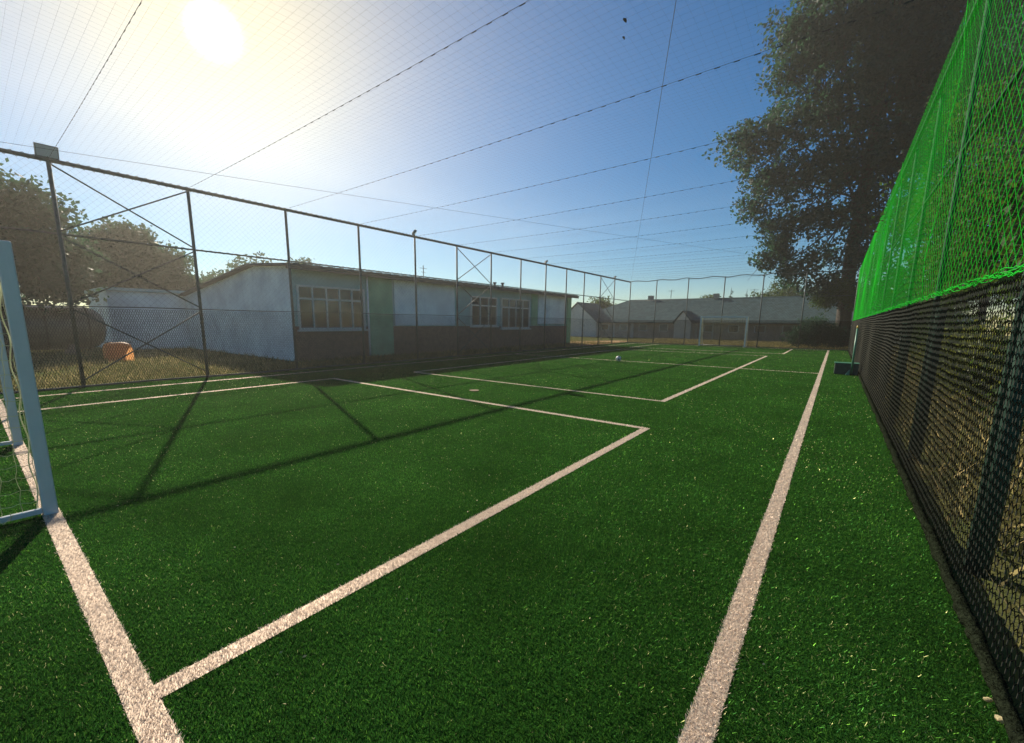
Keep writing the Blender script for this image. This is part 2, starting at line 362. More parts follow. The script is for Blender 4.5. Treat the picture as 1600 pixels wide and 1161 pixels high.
# ------------------------------------------------------------------ fences
ZT = 4.72; ZM = 3.27; ZB = 1.78
def hexnet(axis, const, a0, a1, z0, z1, cell_w, cell_h, tw, mat_name, name, parent, kn=None, wob=0.0, gauge3d=True):
    """knitted net: upright double legs joined by slanting single legs; axis 'Y' runs along Y at X=const"""
    nc = int((a1-a0)/cell_w); nr = int((z1-z0)/cell_h)
    I, J = np.meshgrid(np.arange(nc), np.arange(nr), indexing='ij'); I = I.ravel(); J = J.ravel()
    a = a0+(I+0.5*(J % 2))*cell_w; z = z0+J*cell_h
    hl_ = cell_h*0.5
    rg = np.random.default_rng(11)
    off = lambda aa, zz: const + wob*(np.sin(aa*1.3)*.5+np.sin(aa*.37+1)*.5)*np.sin(np.clip((zz-z0)/(z1-z0), 0, 1)*PI)
    def P(aa, zz):
        o_ = off(aa, zz)
        return np.stack([o_, aa, zz], 1) if axis == 'Y' else np.stack([aa, o_, zz], 1)
    j = rg.normal(0, cell_w*.09, len(a)); z = z + rg.normal(0, cell_h*.07, len(a)) + (.005*np.sin(a*2.1)+.002*np.sin(a*6.3+1) if wob > .03 else 0)
    A0 = P(a+j, z); A1 = P(a+j, z+hl_)
    n3 = (1, 0, 0) if axis == 'Y' else (0, 1, 0)
    L1 = P(a+cell_w/2, z+cell_h); L0 = P(a-cell_w/2, z+cell_h)
    if gauge3d: leg = strands(np.concatenate([A1, A1]), np.concatenate([L1, L0]), tw*.5, 3); up_ = strands(A0+(A1-A0)*.15, A1, tw*.62, 3)
    else: leg = ribbons(np.concatenate([A1, A1]), np.concatenate([L1, L0]), tw, np.array([n3])); up_ = ribbons(A0, A1, tw*1.7, np.array([n3]))
    V, Q = join([leg, up_])
    me = npmesh(name, V, Q)
    o = link(name, me, [M[mat_name], M[kn] if kn else M[mat_name]], parent)
    mi = np.zeros(len(Q), np.int32); mi[len(leg[1]):] = 1
    me.polygons.foreach_set('material_index', mi)
    o['kind'] = 'stuff'
    return o
def diamond(axis, const, a0, a1, z0, z1, step, r, mat_name, name, parent, seg=None, jit=0.0, sag=0.0):
    """45 degree lattice clipped to the rectangle, each strand cut in short kinked pieces"""
    H = z1-z0; P0 = []; P1 = []
    rg = np.random.default_rng(17)
    seg = seg or H
    for sgn in (1, -1):
        s = np.arange(a0-H, a1+H, step*math.sqrt(2))
        n_s = max(1, int(round(H/seg)))
        zz = np.linspace(0, H, n_s+1)
        aa = s[:, None] + sgn*zz[None, :] + (H if sgn < 0 else 0)
        pt = np.stack([np.broadcast_to(const + sag*np.sin(zz/H*PI)[None, :]*np.sin(s[:, None]*.9), aa.shape), aa, np.broadcast_to(z0+zz, aa.shape)], 2).copy()
        if jit:
            jj = rg.normal(0, jit, aa.shape); jj[:, 0] = 0; jj[:, -1] = 0; pt[:, :, 1] += jj; pt[:, :, 2] += rg.normal(0, jit*.5, aa.shape)*(jj != 0)
        p0 = pt[:, :-1].reshape(-1, 3); p1 = pt[:, 1:].reshape(-1, 3)
        ok = (np.minimum(p0[:, 1], p1[:, 1]) >= a0-.01) & (np.maximum(p0[:, 1], p1[:, 1]) <= a1+.01)
        # clip long straight pieces instead of dropping them
        if n_s == 1:
            t = p1-p0; lo = np.zeros(len(p0)); hi = np.ones(len(p0)); dy = t[:, 1]
            ta = (a0-p0[:, 1])/dy; tb_ = (a1-p0[:, 1])/dy
            lo = np.maximum(lo, np.minimum(ta, tb_)); hi = np.minimum(hi, np.maximum(ta, tb_))
            ok = hi > lo; p1 = p0+t*hi[:, None]; p0 = p0+t*lo[:, None]
        P0.append(p0[ok]); P1.append(p1[ok])
    P0 = np.concatenate(P0); P1 = np.concatenate(P1)
    if axis == 'X': P0 = P0[:, [1, 0, 2]]; P1 = P1[:, [1, 0, 2]]
    V, Q = strands(P0, P1, r, 3)
    o = link(name, npmesh(name, V, Q), M[mat_name], parent); o['kind'] = 'stuff'; return o
def spiral(p0, p1, R, pitch, r, n=5, per=6):
    p0 = Vector(p0); p1 = Vector(p1); L = (p1-p0).length; t = (p1-p0)/L
    a = Vector((0, 0, 1)); u = t.cross(a).normalized(); v = t.cross(u)
    N = int(L/pitch*per); ii = np.arange(N+1); an = ii*2*PI/per
    C = np.array(p0)[None]+np.array(t)[None]*(ii*L/N)[:, None]+(np.array(u)[None]*np.cos(an)[:, None]+np.array(v)[None]*np.sin(an)[:, None])*R
    return strands(C[:-1], C[1:], r, 3)
def tube_obj(name, pts, r, m_, parent, n=10): 
    return MB().tube(pts, r, n).build(name, M[m_], parent, smooth=True)

# left fence
XL = -13.1; YB, YE = -3.25, 33.0
LPY = [-3.2, -0.85, 1.55, 3.94, 6.33, 8.75, 11.2, 13.5, 15.8, 18.2, 20.6, 22.9, 25.2, 27.6, 29.95, 33.0]
fl = empty('net_fence', (XL, 15, 0), 'tall grey steel net fence along the left touchline in front of the school building', 'fence')
for yy in LPY: tube_obj('post', [(XL, yy, -0.03), (XL, yy, ZT)], 0.037, 'steel', fl)
def wavy(p0, p1, amp, n=60, seed=1):
    rg = random.Random(seed); p0 = Vector(p0); p1 = Vector(p1); out_ = []
    for i in range(n+1):
        q = p0.lerp(p1, i/n); q.z += amp*math.sin(i/n*PI*15)*(.4+.6*rg.random()); out_.append(q)
    return out_
tube_obj('top_rail', [(XL, YB, ZT), (XL, YE, ZT)], 0.040, 'steel', fl)
tube_obj('middle_rail', [(XL, YB, ZM), (XL, YE, ZM)], 0.021, 'steel', fl, 6)
tube_obj('net_border_rope', wavy((XL+.04, YB, ZB), (XL+.04, YE, ZB), .012), 0.012, 'rope', fl, 5)
tube_obj('bottom_rope', wavy((XL+.05, YB, .03), (XL+.05, YE, .03), .01), 0.025, 'rope', fl, 6)
V, Q = spiral((XL, YB, ZT), (XL, YE, ZT), .055, .16, .007); link('lacing_rope', npmesh('lacing_rope', V, Q), M['rope'], fl)
V, Q = spiral((XL, YB, ZM), (XL, YE, ZM), .028, .2, .006); link('lacing_rope', npmesh('lacing_rope', V, Q), M['rope'], fl)
def xbrace(par, X, ya, yb):
    for (z0, z1) in ((0.15, ZB-.05), (ZB+.05, ZM-.04), (ZM+.05, ZT-.05)):
        tube_obj('brace', [(X+.025, ya, z0), (X+.025, yb, z1)], 0.017, 'steel', par, 6)
        tube_obj('brace', [(X-.025, ya, z1), (X-.025, yb, z0)], 0.017, 'steel', par, 6)
xbrace(fl, XL, 1.55, 3.94); xbrace(fl, XL, 13.5, 15.8); xbrace(fl, XL, 27.6, 29.95); xbrace(fl, XL, -3.2, -.85)
hexnet('Y', XL+.045, YB, YE, 0.04, ZB, .045, .055, .0062, 'net_black', 'shade_net', fl, wob=.02, gauge3d=False)
diamond('Y', XL+.03, YB, YE, ZB, ZT, .10, .0011, 'net_dark', 'upper_net', fl)

# far fence
YF = 33.0
ff = empty('net_fence', (-6, YF, 0), 'tall grey steel net fence closing the far end behind the small white goal', 'fence')
for xx in (-11.06, -8.78, -6.4, -4.1, -1.8, 0.72): tube_obj('post', [(xx, YF, -0.03), (xx, YF, ZT+.05)], 0.035, 'steel', ff)
tube_obj('top_rail', wavy((XL, YF, ZT+.03), (.72, YF, ZT+.05), .06, 40, 3), 0.026, 'steel', ff, 8)
tube_obj('middle_rail', [(XL, YF, ZM), (.72, YF, ZM)], 0.015, 'steel', ff, 6)
tube_obj('bottom_rope', wavy((XL, YF-.05, .03), (.72, YF-.05, .03), .01), 0.025, 'rope', ff, 6)
tube_obj('net_border_rope', wavy((XL, YF-.04, ZB), (.72, YF-.04, ZB), .012), 0.012, 'rope', ff, 5)
hexnet('X', YF-.045, XL, .72, 0.04, ZB, .05, .06, .013, 'net_black', 'shade_net', ff, wob=.02, gauge3d=False)
diamond('X', YF-.03, XL, .72, ZB, ZT, .12, .003, 'net_dark', 'upper_net', ff)

# right fence: green net over a black woven net
XR = 0.72
fr = empty('net_fence', (XR, 15, 0), 'right side fence with bright green net hung above a black woven net', 'fence')
RPY = [1.35, 3.75, 6.55, 8.95, 11.35, 13.75, 16.15, 18.55, 20.95, 23.35, 25.75, 28.15, 30.5]
for yy in RPY: tube_obj('post', [(XR+.10, yy, -0.03), (XR+.10, yy, ZT)], 0.024, 'steel_matt', fr)
tube_obj('top_rail', [(XR+.05, YB, ZT), (XR+.05, YE, ZT)], 0.028, 'steel_matt', fr)
tube_obj('middle_rail', [(XR+.10, YB, ZM), (XR+.10, YE, ZM)], 0.017, 'steel_matt', fr, 6)
for yy in RPY: tube_obj('post_sleeve', [(XR+.14, yy+.01, -0.03), (XR+.14, yy+.01, 1.70)], 0.055, 'steel_matt', fr)
tube_obj('brace', [(XR+.23, 3.75, 1.72), (XR+.23, 1.15, 0.05)], 0.026, 'steel_green', fr, 8)
tube_obj('brace', [(XR+.14, 3.75, 1.80), (XR+.14, 1.35, ZM)], 0.014, 'steel_green', fr, 8)
hexnet('Y', XR, YB+2, YE, 0.05, ZB, .050, .055, .0046, 'net_black', 'woven_net', fr, kn='knot_glint', wob=.035)
diamond('Y', XR-.01, -1.5, YE, ZB+.03, ZT+.06, .092, .0015, 'net_green', 'green_net', fr, seg=.105, jit=.007, sag=.03)
# the gathered hem of the green net
rg = random.Random(4); parts = []
for k in range(5):
    pts = []; yv = -1.5; ph = rg.random()*6
    while yv < YE:
        pts.append((XR-.015+.016*math.sin(yv*9+ph)+rg.uniform(-.006, .006), yv, ZB+.015+.016*math.cos(yv*7+ph*2)+rg.uniform(-.012, .012))); yv += .05
    pts = np.array(pts); parts.append(strands(pts[:-1], pts[1:], .0028, 3))
V, Q = join(parts); link('net_hem', npmesh('net_hem', V, Q), M['net_green'], fr)
for yy in (6.62, 12.0, 17.5, 23.0):
    tube_obj('seam_rope', [(XR-.02+.02*math.sin(z_*5), yy+.03*math.sin(z_*3.1), z_) for z_ in np.linspace(ZB, ZT, 14)], .0035, 'net_green', fr, 5)
# fuzzy rolled border at the foot
pts = []; rad = []
yv = -1.2
while yv < 32.5:
    pts.append((XR-.035+.004*math.sin(yv*5)+rg.uniform(-.005, .005), yv, .032+rg.uniform(-.004, .006))); rad.append(.030+rg.uniform(-.006, .007)); yv += .04 if yv < 8 else .25
MB().tube(pts, rad, 8).build('border_roll', M['border_rope'], fr, smooth=True)
n_ = 2600; yy = -0.8+RNG.uniform(0, 1, n_)**1.5*14; a = RNG.uniform(-.4, PI+.4, n_)
c0 = np.stack([XR-.035+np.cos(a)*.026, yy, .03+np.sin(a)*.028], 1); c1 = c0+np.stack([np.cos(a), RNG.normal(0, .8, n_), np.abs(np.sin(a))+.1], 1)*RNG.uniform(.006, .026, n_)[:, None]
V, Q = strands(c0, c1, .0011, 3); tag(link('border_fuzz', npmesh('border_fuzz', V, Q), M['border_rope'], fr), kind='stuff')

# ceiling net over the whole court
cn = empty('ceiling_net', (-6, 15, ZT), 'thin dark safety net stretched like a ceiling over the whole pitch with crossing ropes', 'net')
def sagz(xx, yy): return ZT - 0.10*np.sin(np.clip((xx-XL)/(XR-XL), 0, 1)*PI)*(0.6+0.4*np.cos((yy-1.55)/2.4*2*PI))
parts = []
xs = np.arange(XL, XR, .11); ys = np.arange(YB, YE, .11)
sy = np.arange(YB, YE, 1.2); 
X_, Y_ = np.meshgrid(xs, sy, indexing='ij'); P_ = np.stack([X_, Y_, sagz(X_, Y_)-.0], 2); parts.append(strands(P_[:, :-1].reshape(-1, 3), P_[:, 1:].reshape(-1, 3), .0005, 3))
sx = np.linspace(XL, XR, 9)
X_, Y_ = np.meshgrid(sx, ys, indexing='ij'); P_ = np.stack([X_, Y_, sagz(X_, Y_)-.0], 2); parts.append(strands(P_[:-1].reshape(-1, 3), P_[1:].reshape(-1, 3), .0005, 3))
V, Q = join(parts); o = link('netting', npmesh('netting', V, Q), M['net_dark'], cn); o['kind'] = 'stuff'
def rope(p0, p1, sag, r=.007, n=26, name='cross_rope'):
    p0 = Vector(p0); p1 = Vector(p1); pts = []
    for i in range(n+1):
        q = p0.lerp(p1, i/n); q.z -= sag*4*(i/n)*(1-i/n); pts.append(q)
    return pts
for yy in LPY[1:]:
    pts = rope((XL, yy, ZT+.02), (XR+.05, yy, ZT+.02), .06)
    o = tube_obj('cross_rope', pts, .0022, 'rope', cn, 5)
    pa = np.array([tuple(p) for p in pts]); cc = []
    # lacing knots give the rope its dashed look
    t_ = np.arange(0.3, 13.4, .22); cx_ = XL+t_; zz = ZT+.02-.06*4*(t_/13.87)*(1-t_/13.87)
    P0 = np.stack([cx_, np.full(len(t_), yy), zz-.006], 1); P1 = P0+np.array([[.07, 0, .0]])
    V, Q = strands(P0, P1, .0050, 4); link('rope_knot', npmesh('rope_knot', V, Q), M['rope'], cn)['kind'] = 'stuff'
tube_obj('diagonal_rope', rope((XL, -0.6, ZT), (XR, 33, ZT), .05, n=60), .0035, 'rope', cn, 5)
tube_obj('diagonal_rope', rope((XR, -0.9, ZT), (XL, 33, ZT), .05, n=60), .0035, 'rope', cn, 5)

# two dead leaves caught in the ceiling net
for (lx, ly, lab) in ((-2.11, 4.74, 'dead leaf caught in the ceiling net, higher of the two'), (-2.23, 5.0, 'dead leaf caught in the ceiling net, lower and smaller of the two')):
    s_ = .028 if ly < 4.9 else .02
    o = MB().add([(0, -s_*1.4, 0), (s_*.7, -s_*.3, .006), (s_*.5, s_*.8, .0), (0, s_*1.5, -.008), (-s_*.6, s_*.7, .002), (-s_*.7, -s_*.3, .008), (0, 0, -.006)],
                 [(0, 1, 6), (1, 2, 6), (2, 3, 6), (3, 4, 6), (4, 5, 6), (5, 0, 6)]).build('dead_leaf', M['bark']); o.location = (lx, ly, ZT-.06); tag(o, lab, 'leaf', 'leaves in the ceiling net')
# floodlights on the left fence
def floodlight(x, y, z, rz, sc_, label, tilt=35):
    e = empty('floodlight', (x, y, z), label, 'floodlight', 'floodlights along the left fence', rz=0)
    c, s = math.cos(rz), math.sin(rz); ti = math.radians(tilt)
    def tr(px_, py_, pz_):   # local: px_ = forward, tilt down
        fx_ = px_*math.cos(ti)+pz_*math.sin(ti); fz_ = -px_*math.sin(ti)+pz_*math.cos(ti)
        return (x+(fx_*c-py_*s)*sc_, y+(fx_*s+py_*c)*sc_, z+.20*sc_+fz_*sc_)
    def tbox(a0, a1, b0, b1, c0, c1):
        b = MB().box(a0, a1, b0, b1, c0, c1); b.v = [tr(*p) for p in b.v]; return b
    tbox(-.06, .05, -.24, .24, -.17, .17).build('housing', M['lamp_body'], e, bevel=.012)
    tbox(.052, .06, -.21, .21, -.14, .14).build('lens', M['lamp_glass'], e)
    for k in range(6):
        yv = -.2+k*.08; tbox(-.10, -.061, yv-.006, yv+.006, -.13, .13).build('cooling_fin', M['lamp_body'], e)
    MB().tube([(x, y, z), (x, y, z+.12*sc_)], .02, 8).build('bracket', M['steel'], e)
floodlight(XL, 1.55, ZT+.02, 0.0, .72, 'big box floodlight on the near post of the left fence', 15)
floodlight(XL, 11.2, ZT+.02, 0.9, .62, 'small floodlight on the fence post above the middle of the school facade', 40)
floodlight(XL, 20.6, ZT+.02, 0.9, .55, 'small floodlight on the fence post near the far end of the school facade', 40)
floodlight(XL, 29.95, ZT+.02, 0.9, .5, 'smallest floodlight, on the fence near the far left corner', 40)

# ------------------------------------------------------------------ goals
def goal(y0, back, xa, xb, label, group_, side_net=True, seed=1):
    """square posts on the goal line; back = -1 or +1 in Y"""
    e = empty('football_goal', ((xa+xb)/2, y0, 0), label, 'goal', 'white steel goals')
    s = .04; H = 2.0; D = .95*back; Dt = .35*back
    MB().box(xb-s, xb+s, y0-s, y0+s, 0.0, H+s).build('post', M['goal'], e, bevel=.008)
    MB().box(xa-s, xa+s, y0-s, y0+s, 0.0, H+s).build('post', M['goal'], e, bevel=.008)
    MB().box(xa+s+.001, xb-s-.001, y0-s+.002, y0+s-.002, H-s, H+s-.002).build('crossbar', M['goal'], e, bevel=.006)
    for xx in (xa, xb):
        MB().tube([(xx, y0+back*s, H), (xx, y0+Dt, H-.01), (xx, y0+Dt+.1*back, H-.08), (xx, y0+D, .10), (xx, y0+D, .03)], .016, 8).build('back_stay', M['goal'], e, smooth=True)
        ya, yb = sorted((y0+back*(s+.002), y0+D)); MB().box(xx-.02, xx+.02, ya, yb, .02, .06).build('ground_bar', M['goal'], e, bevel=.005)
    MB().tube([(xa, y0+D, .04), (xb, y0+D, .04)], .018, 8).build('back_bar', M['goal'], e, smooth=True)
    # net: side panels, back and roof, hung loose
    rg_ = np.random.default_rng(seed); parts_ = []
    def sheet(fn, nu, nv, amp):
        U, Vv = np.meshgrid(np.linspace(0, 1, nu), np.linspace(0, 1, nv), indexing='ij')
        P = np.array([[fn(a_, b_) for a_, b_ in zip(ra, rb)] for ra, rb in zip(U, Vv)])
        ph_ = rg_.uniform(0, 6, 6)
        dx_ = np.sin(U*9+ph_[0]+Vv*4)*np.sin(Vv*7+ph_[1]); dz_ = np.sin(U*8+ph_[2])*np.cos(Vv*9+ph_[3])
        env = (np.sin(U*PI)*.7+.3)[..., None]*amp
        P = P + np.stack([dx_, dz_*.5, dz_*.8], 2)*env + rg_.normal(0, amp*.22, P.shape)
        P[..., 2] = np.maximum(P[..., 2], .02)
        for A_, B_ in ((P[:-1], P[1:]), (P[:, :-1], P[:, 1:])):
            A_ = A_.reshape(-1, 3); B_ = B_.reshape(-1, 3); mid = (A_+B_)/2; L_ = np.linalg.norm(B_-A_, axis=1)
            mid[:, 2] -= L_*.13*(np.abs((B_-A_)[:, 2]) < L_*.7); mid = mid + rg_.normal(0, amp*.12, mid.shape); mid[:, 2] = np.maximum(mid[:, 2], .015)
            parts_.append(strands(A_, mid, .0024, 3)); parts_.append(strands(mid, B_, .0024, 3))
    def yback(v): # depth of the back edge at height v*H
        return Dt+(D-Dt)*(1-v)**1.0
    for xx, sg in ((xb, 1), (xa, -1)):
        sheet(lambda a_, b_: (xx-sg*.02, y0+back*.045+(yback(b_)-back*.045)*a_, .03+b_*(H-.05)), 10, 21, .022)
    sheet(lambda a_, b_: (xa+(xb-xa)*a_, y0+yback(b_), .03+b_*(H-.05)), 31, 21, .02)
    sheet(lambda a_, b_: (xa+(xb-xa)*a_, y0+back*.045+(Dt-back*.045)*b_, H-.01), 31, 5, .012)
    V, Q = join(parts_); o = link('goal_net', npmesh('goal_net', V, Q), M['goalnet'], e); o['kind'] = 'stuff'
    # the lacing cord and a heap of slack net at the foot of the posts
    P = []
    for i in range(120): P.append((xb-.05+.008*math.sin(i*.35), y0+back*(.055+.01*math.cos(i*.27)), .03+i/119*1.93))
    tube_obj('lacing_cord', P, .0045, 'goalnet', e, 5)
    parts_ = []
    for k in range(16):
        t0 = rg_.uniform(0, .7); p = np.array([xb-.03+rg_.normal(0, .03), y0+back*(.08+t0), .03]); path = [p]
        dirn = rg_.uniform(0, 2*PI)
        for q in range(9):
            dirn += rg_.normal(0, .9); p = p+np.array([math.cos(dirn)*.018, math.sin(dirn)*.03, rg_.normal(0, .016)]); p[2] = min(max(p[2], .02), .16); path.append(p)
        path = np.array(path); parts_.append(strands(path[:-1], path[1:], .0026, 3))
    V, Q = join(parts_); o = link('slack_net', npmesh('slack_net', V, Q), M['goalnet'], e); o['kind'] = 'stuff'
goal(0.26, -1, -7.62, -4.68, 'white goal at the near left edge with loose yellowish net, partly cut off', 'goals', seed=3)
goal(32.25, 1, -7.55, -4.72, 'small white goal far away in front of the end fence', 'goals', seed=8)

# ------------------------------------------------------------------ ball
bm = bmesh.new(); bmesh.ops.create_icosphere(bm, subdivisions=1, radius=.11)
core = [v.co.normalized().copy() for v in bm.verts]; bm.free()
bm = bmesh.new(); bmesh.ops.create_icosphere(bm, subdivisions=4, radius=.11)
for f in bm.faces:
    c = f.calc_center_median().normalized(); f.smooth = True
    f.material_index = 1 if max(c.dot(k) for k in core[:12]) > math.cos(math.radians(20)) else 0
me = bpy.data.meshes.new('football'); bm.to_mesh(me); bm.free()
o = link('football', me, [M['ball_white'], M['ball_dark']]); o.location = (-6.72, 16.1, .122); o.rotation_euler = (.5, .3, .2)
tag(o, 'small white and dark football lying on the turf just by the halfway line', 'football')

# ------------------------------------------------------------------ portable post with a ballast block
e = empty('net_post', (.52, 16.6, 0), 'slim green post with yellow tip on a dark ballast block by the right fence', 'net post')
MB().tube([(.50, 16.62, .03), (.50, 16.62, 1.42)], .028, 10).build('pole', M['steel_green'], e, smooth=True)
MB().tube([(.50, 16.62, 1.421), (.50, 16.62, 1.50)], [.03, .022], 10).build('cap', M['yellow'], e, smooth=True)
MB().box(.08, .66, 16.68, 17.10, .012, .34).build('ballast_block', M['block'], e, bevel=.015)
MB().box(.06, .67, 16.67, 17.11, .343, .362).build('top_plate', M['steel_green'], e, bevel=.004)
MB().add([(.36, 16.50, .012), (.46, 16.50, .012), (.46, 16.67, .012), (.36, 16.67, .012), (.44, 16.60, .16), (.46, 16.60, .16), (.46, 16.66, .16), (.44, 16.66, .16)],
         [(0, 3, 2, 1), (4, 5, 6, 7), (0, 1, 5, 4), (1, 2, 6, 5), (2, 3, 7, 6), (3, 0, 4, 7)]).build('foot', M['steel_green'], e)

# two pale stones at the foot of the right net
for (px_, py_, s_, lab) in ((.655, 2.26, .016, 'larger pale pebble on the turf at the foot of the black net'), (.640, 2.36, .012, 'smaller pale pebble at the foot of the black net, just behind the larger')):
    bm = bmesh.new(); bmesh.ops.create_icosphere(bm, subdivisions=2, radius=s_)
    for v in bm.verts: v.co = Vector((v.co.x*1.1, v.co.y*.9, v.co.z*.7))*(1+.25*math.sin(v.co.x*190+v.co.y*230+s_*900))
    me = bpy.data.meshes.new('pebble'); bm.to_mesh(me); bm.free()
    o = link('pebble', me, M['litter']); o.location = (px_, py_, .024); tag(o, lab, 'pebble', 'pebbles by the net')

# ------------------------------------------------------------------ school building on the left
bl = empty('school_building', (-16.1, 19, 0), 'long single storey school building with green and pale blue facade panels behind the left fence', 'building')
XW = -16.1; Y0b, Y1b = 7.75, 28.9; ZE = 3.50
XWB = -28.0
MB().box(XWB, XW, Y0b, Y1b, -0.03, ZE-.75).box(-19.5, XW-.001, Y0b+.01, Y1b-.01, ZE-.749, ZE).build('wall', M['wall_teal'], bl)
# gable end wall is paler
gm = MB().add([(XWB+.1, Y0b-.02, 0.0), (XW-.003, Y0b-.02, 0.0), (XW-.003, Y0b-.02, ZE), (-19, Y0b-.02, ZE+.20), (XWB+.1, Y0b-.02, ZE-.72)], [(0, 1, 2, 3, 4)])
gm.build('gable_wall', M['wall_pale'], bl)
MB().box(XW+.0, XW+.05, Y0b, Y1b+.02, -0.02, 1.30).build('dado', M['dado'], bl)
# low pitched roof with overhang; ragged corrugated edge
rf = MB(); rx0, rx1, rmid = XWB-.4, XW+.5, -19.0
for (xa_, za_, xb_, zb_) in ((rmid, ZE+.28, rx1, ZE+.04), (rmid, ZE+.28, rx0, ZE-.68)):
    ys_ = np.arange(Y0b-.3, Y1b+.45, .225)
    for i in range(len(ys_)-1):
        up_ = .035 if i % 2 else 0.0
        rf.add([(xa_, ys_[i], za_+up_), (xb_, ys_[i], zb_+up_), (xb_, ys_[i+1], zb_+up_), (xa_, ys_[i+1], za_+up_),
                (xa_, ys_[i], za_-.07), (xb_, ys_[i], zb_-.07), (xb_, ys_[i+1], zb_-.07), (xa_, ys_[i+1], za_-.07)],
               [(0, 1, 2, 3), (7, 6, 5, 4), (0, 4, 5, 1), (1, 5, 6, 2), (2, 6, 7, 3), (3, 7, 4, 0)])
ro = rf.build('roof', M['roof'], bl)
MB().box(XW+.40, XW+.46, Y0b-.3, Y1b+.4, ZE-.14, ZE-.035).build('gutter', M['roof'], ro)
def vent(x_, y_, z_, h_): MB().tube([(x_, y_, z_-.2), (x_, y_, z_+h_)], .07, 8).tube([(x_, y_, z_+h_+.001), (x_, y_, z_+h_+.08)], .12, 8).build('roof_vent', M['roof'], ro)
vent(-17.2, 21.1, ZE+.2, .22); vent(-17.2, 21.9, ZE+.2, .25)
MB().tube([(-17.5, 15.5, ZE+.1), (-17.5, 15.5, ZE+.95)], .02, 6).tube([(-17.5, 15.25, ZE+.8), (-17.5, 15.75, ZE+.8)], .012, 6).tube([(-17.5, 15.35, ZE+.6), (-17.5, 15.65, ZE+.6)], .012, 6).build('aerial', M['steel'], ro)
def panel(y0_, y1_, z0_, z1_, m_, d=.06): MB().box(XW+.002, XW+d, y0_, y1_, z0_, z1_).build('facade_panel', M[m_], bl, bevel=.01)
panel(11.05, 12.3, 0.0, 3.44, 'wall_green', .09)
panel(12.45, 16.35, 1.33, 3.40, 'wall_pale'); panel(24.4, 28.1, 1.45, 3.40, 'wall_pale')
panel(28.3, 28.88, 0.0, 3.44, 'wall_green', .09); panel(23.6, 24.3, 1.33, 3.42, 'wall_green', .05)
panel(16.5, 17.3, 1.33, 3.42, 'wall_teal', .05)
def window(y0_, y1_, z0_, z1_, cols, tr_=.68):
    t = .07; x0_, x1_ = XW+.01, XW+.10
    f = MB(); f.box(x0_, x1_, y0_, y1_, z0_, z0_+t).box(x0_, x1_, y0_, y1_, z1_-t, z1_).box(x0_, x1_, y0_, y0_+t, z0_+t, z1_-t).box(x0_, x1_, y1_-t, y1_, z0_+t, z1_-t)
    wn = f.build('window', M['frame_white'], bl)
    zt_ = z0_+(z1_-z0_)*tr_; cw = (y1_-y0_-t)/cols
    mu = MB()
    for c_ in range(1, cols): mu.box(x0_, x1_-.01, y0_+c_*cw+.005, y0_+c_*cw+t-.01, z0_+t, z1_-t)
    for c_ in range(cols): mu.box(x0_, x1_-.012, y0_+c_*cw+t, y0_+(c_+1)*cw-.0, zt_, zt_+t*.9)
    mu.build('mullion', M['frame_white'], wn)
    for c_ in range(cols):
        ya_, yb_ = y0_+c_*cw+t-.002, y0_+(c_+1)*cw+.004
        for za_, zb_ in ((z0_+t, zt_), (zt_+t*.9, z1_-t)):
            MB().box(XW+.012, XW+.04, ya_, yb_, za_+.001, zb_-.001).build('pane', M['glass'], wn)
    MB().box(XW+.0, XW+.18, y0_-.08, y1_+.08, z0_-.07, z0_-.002).build('sill', M['frame_white'], wn)
window(7.95, 10.85, 1.18, 2.85, 5)
window(17.6, 19.9, 1.30, 2.95, 3); window(20.3, 23.3, 1.15, 2.98, 4)
# downpipe
MB().tube([(XW+.12, 10.98, ZE-.05), (XW+.12, 10.98, .05)], .04, 8).build('downpipe', M['wall_pale'], bl, smooth=True)

an_ = empty('annex_building', (-28, 7, 0), 'low pale annex wall standing left of the school gable', 'building')
MB().box(-33, -28.05, 4.6, 8.35, -0.02, 2.9).build('wall', M['wall_pale'], an_)
MB().box(-33.2, -27.8, 4.45, 8.36, 2.903, 3.05).build('roof', M['wall_teal'], an_)

# ------------------------------------------------------------------ far building
fb = empty('far_building', (-10, 48, 0), 'long low building with grey slate hip roof and pinkish walls beyond the far fence', 'building')
YW = 46.0
MB().box(-25.5, 8, YW, YW+9, -0.03, 1.72).build('wall', M['far_wall'], fb)
rfv = [(-26, YW-.5, 1.70), (8.5, YW-.5, 1.70), (8.5, YW+9.5, 1.70), (-26, YW+9.5, 1.70), (-20.0, YW+4.5, 4.35), (5, YW+4.5, 4.25)]
rf = MB().add(rfv, [(0, 1, 5, 4), (1, 2, 5), (2, 3, 4, 5), (3, 0, 4)]).add([(-26, YW-.5, 1.58), (8.5, YW-.5, 1.58), (8.5, YW-.5, 1.698), (-26, YW-.5, 1.698)], [(0, 1, 2, 3)])
rf.build('roof', M['roof_far'], fb)
# cross gables
for (gx, gw, gz, mm) in ((-24.0, 2.4, 3.9, 'far_pale'), (-12.2, .8, 2.8, 'far_pale')):
    MB().add([(gx-gw, YW-1.2, -0.02), (gx+gw, YW-1.2, -0.02), (gx+gw, YW-1.2, 1.7), (gx, YW-1.2, gz-.1), (gx-gw, YW-1.2, 1.7), (gx-gw, YW-.01, -.02), (gx+gw, YW-.01, -.02), (gx+gw, YW-.01, 1.7), (gx-gw, YW-.01, 1.7)],
             [(0, 1, 2, 3, 4), (1, 6, 7, 2), (5, 0, 4, 8)]).build('gable_wall', M[mm], fb)
    MB().add([(gx-gw-.25, YW-1.4, 1.55), (gx, YW-1.4, gz+.05), (gx+gw+.25, YW-1.4, 1.55), (gx-gw-.25, YW+4, 1.55), (gx, YW+4, gz+.05), (gx+gw+.25, YW+4, 1.55)],
             [(0, 1, 4, 3), (1, 2, 5, 4)]).build('gable_roof', M['roof_far'], fb)
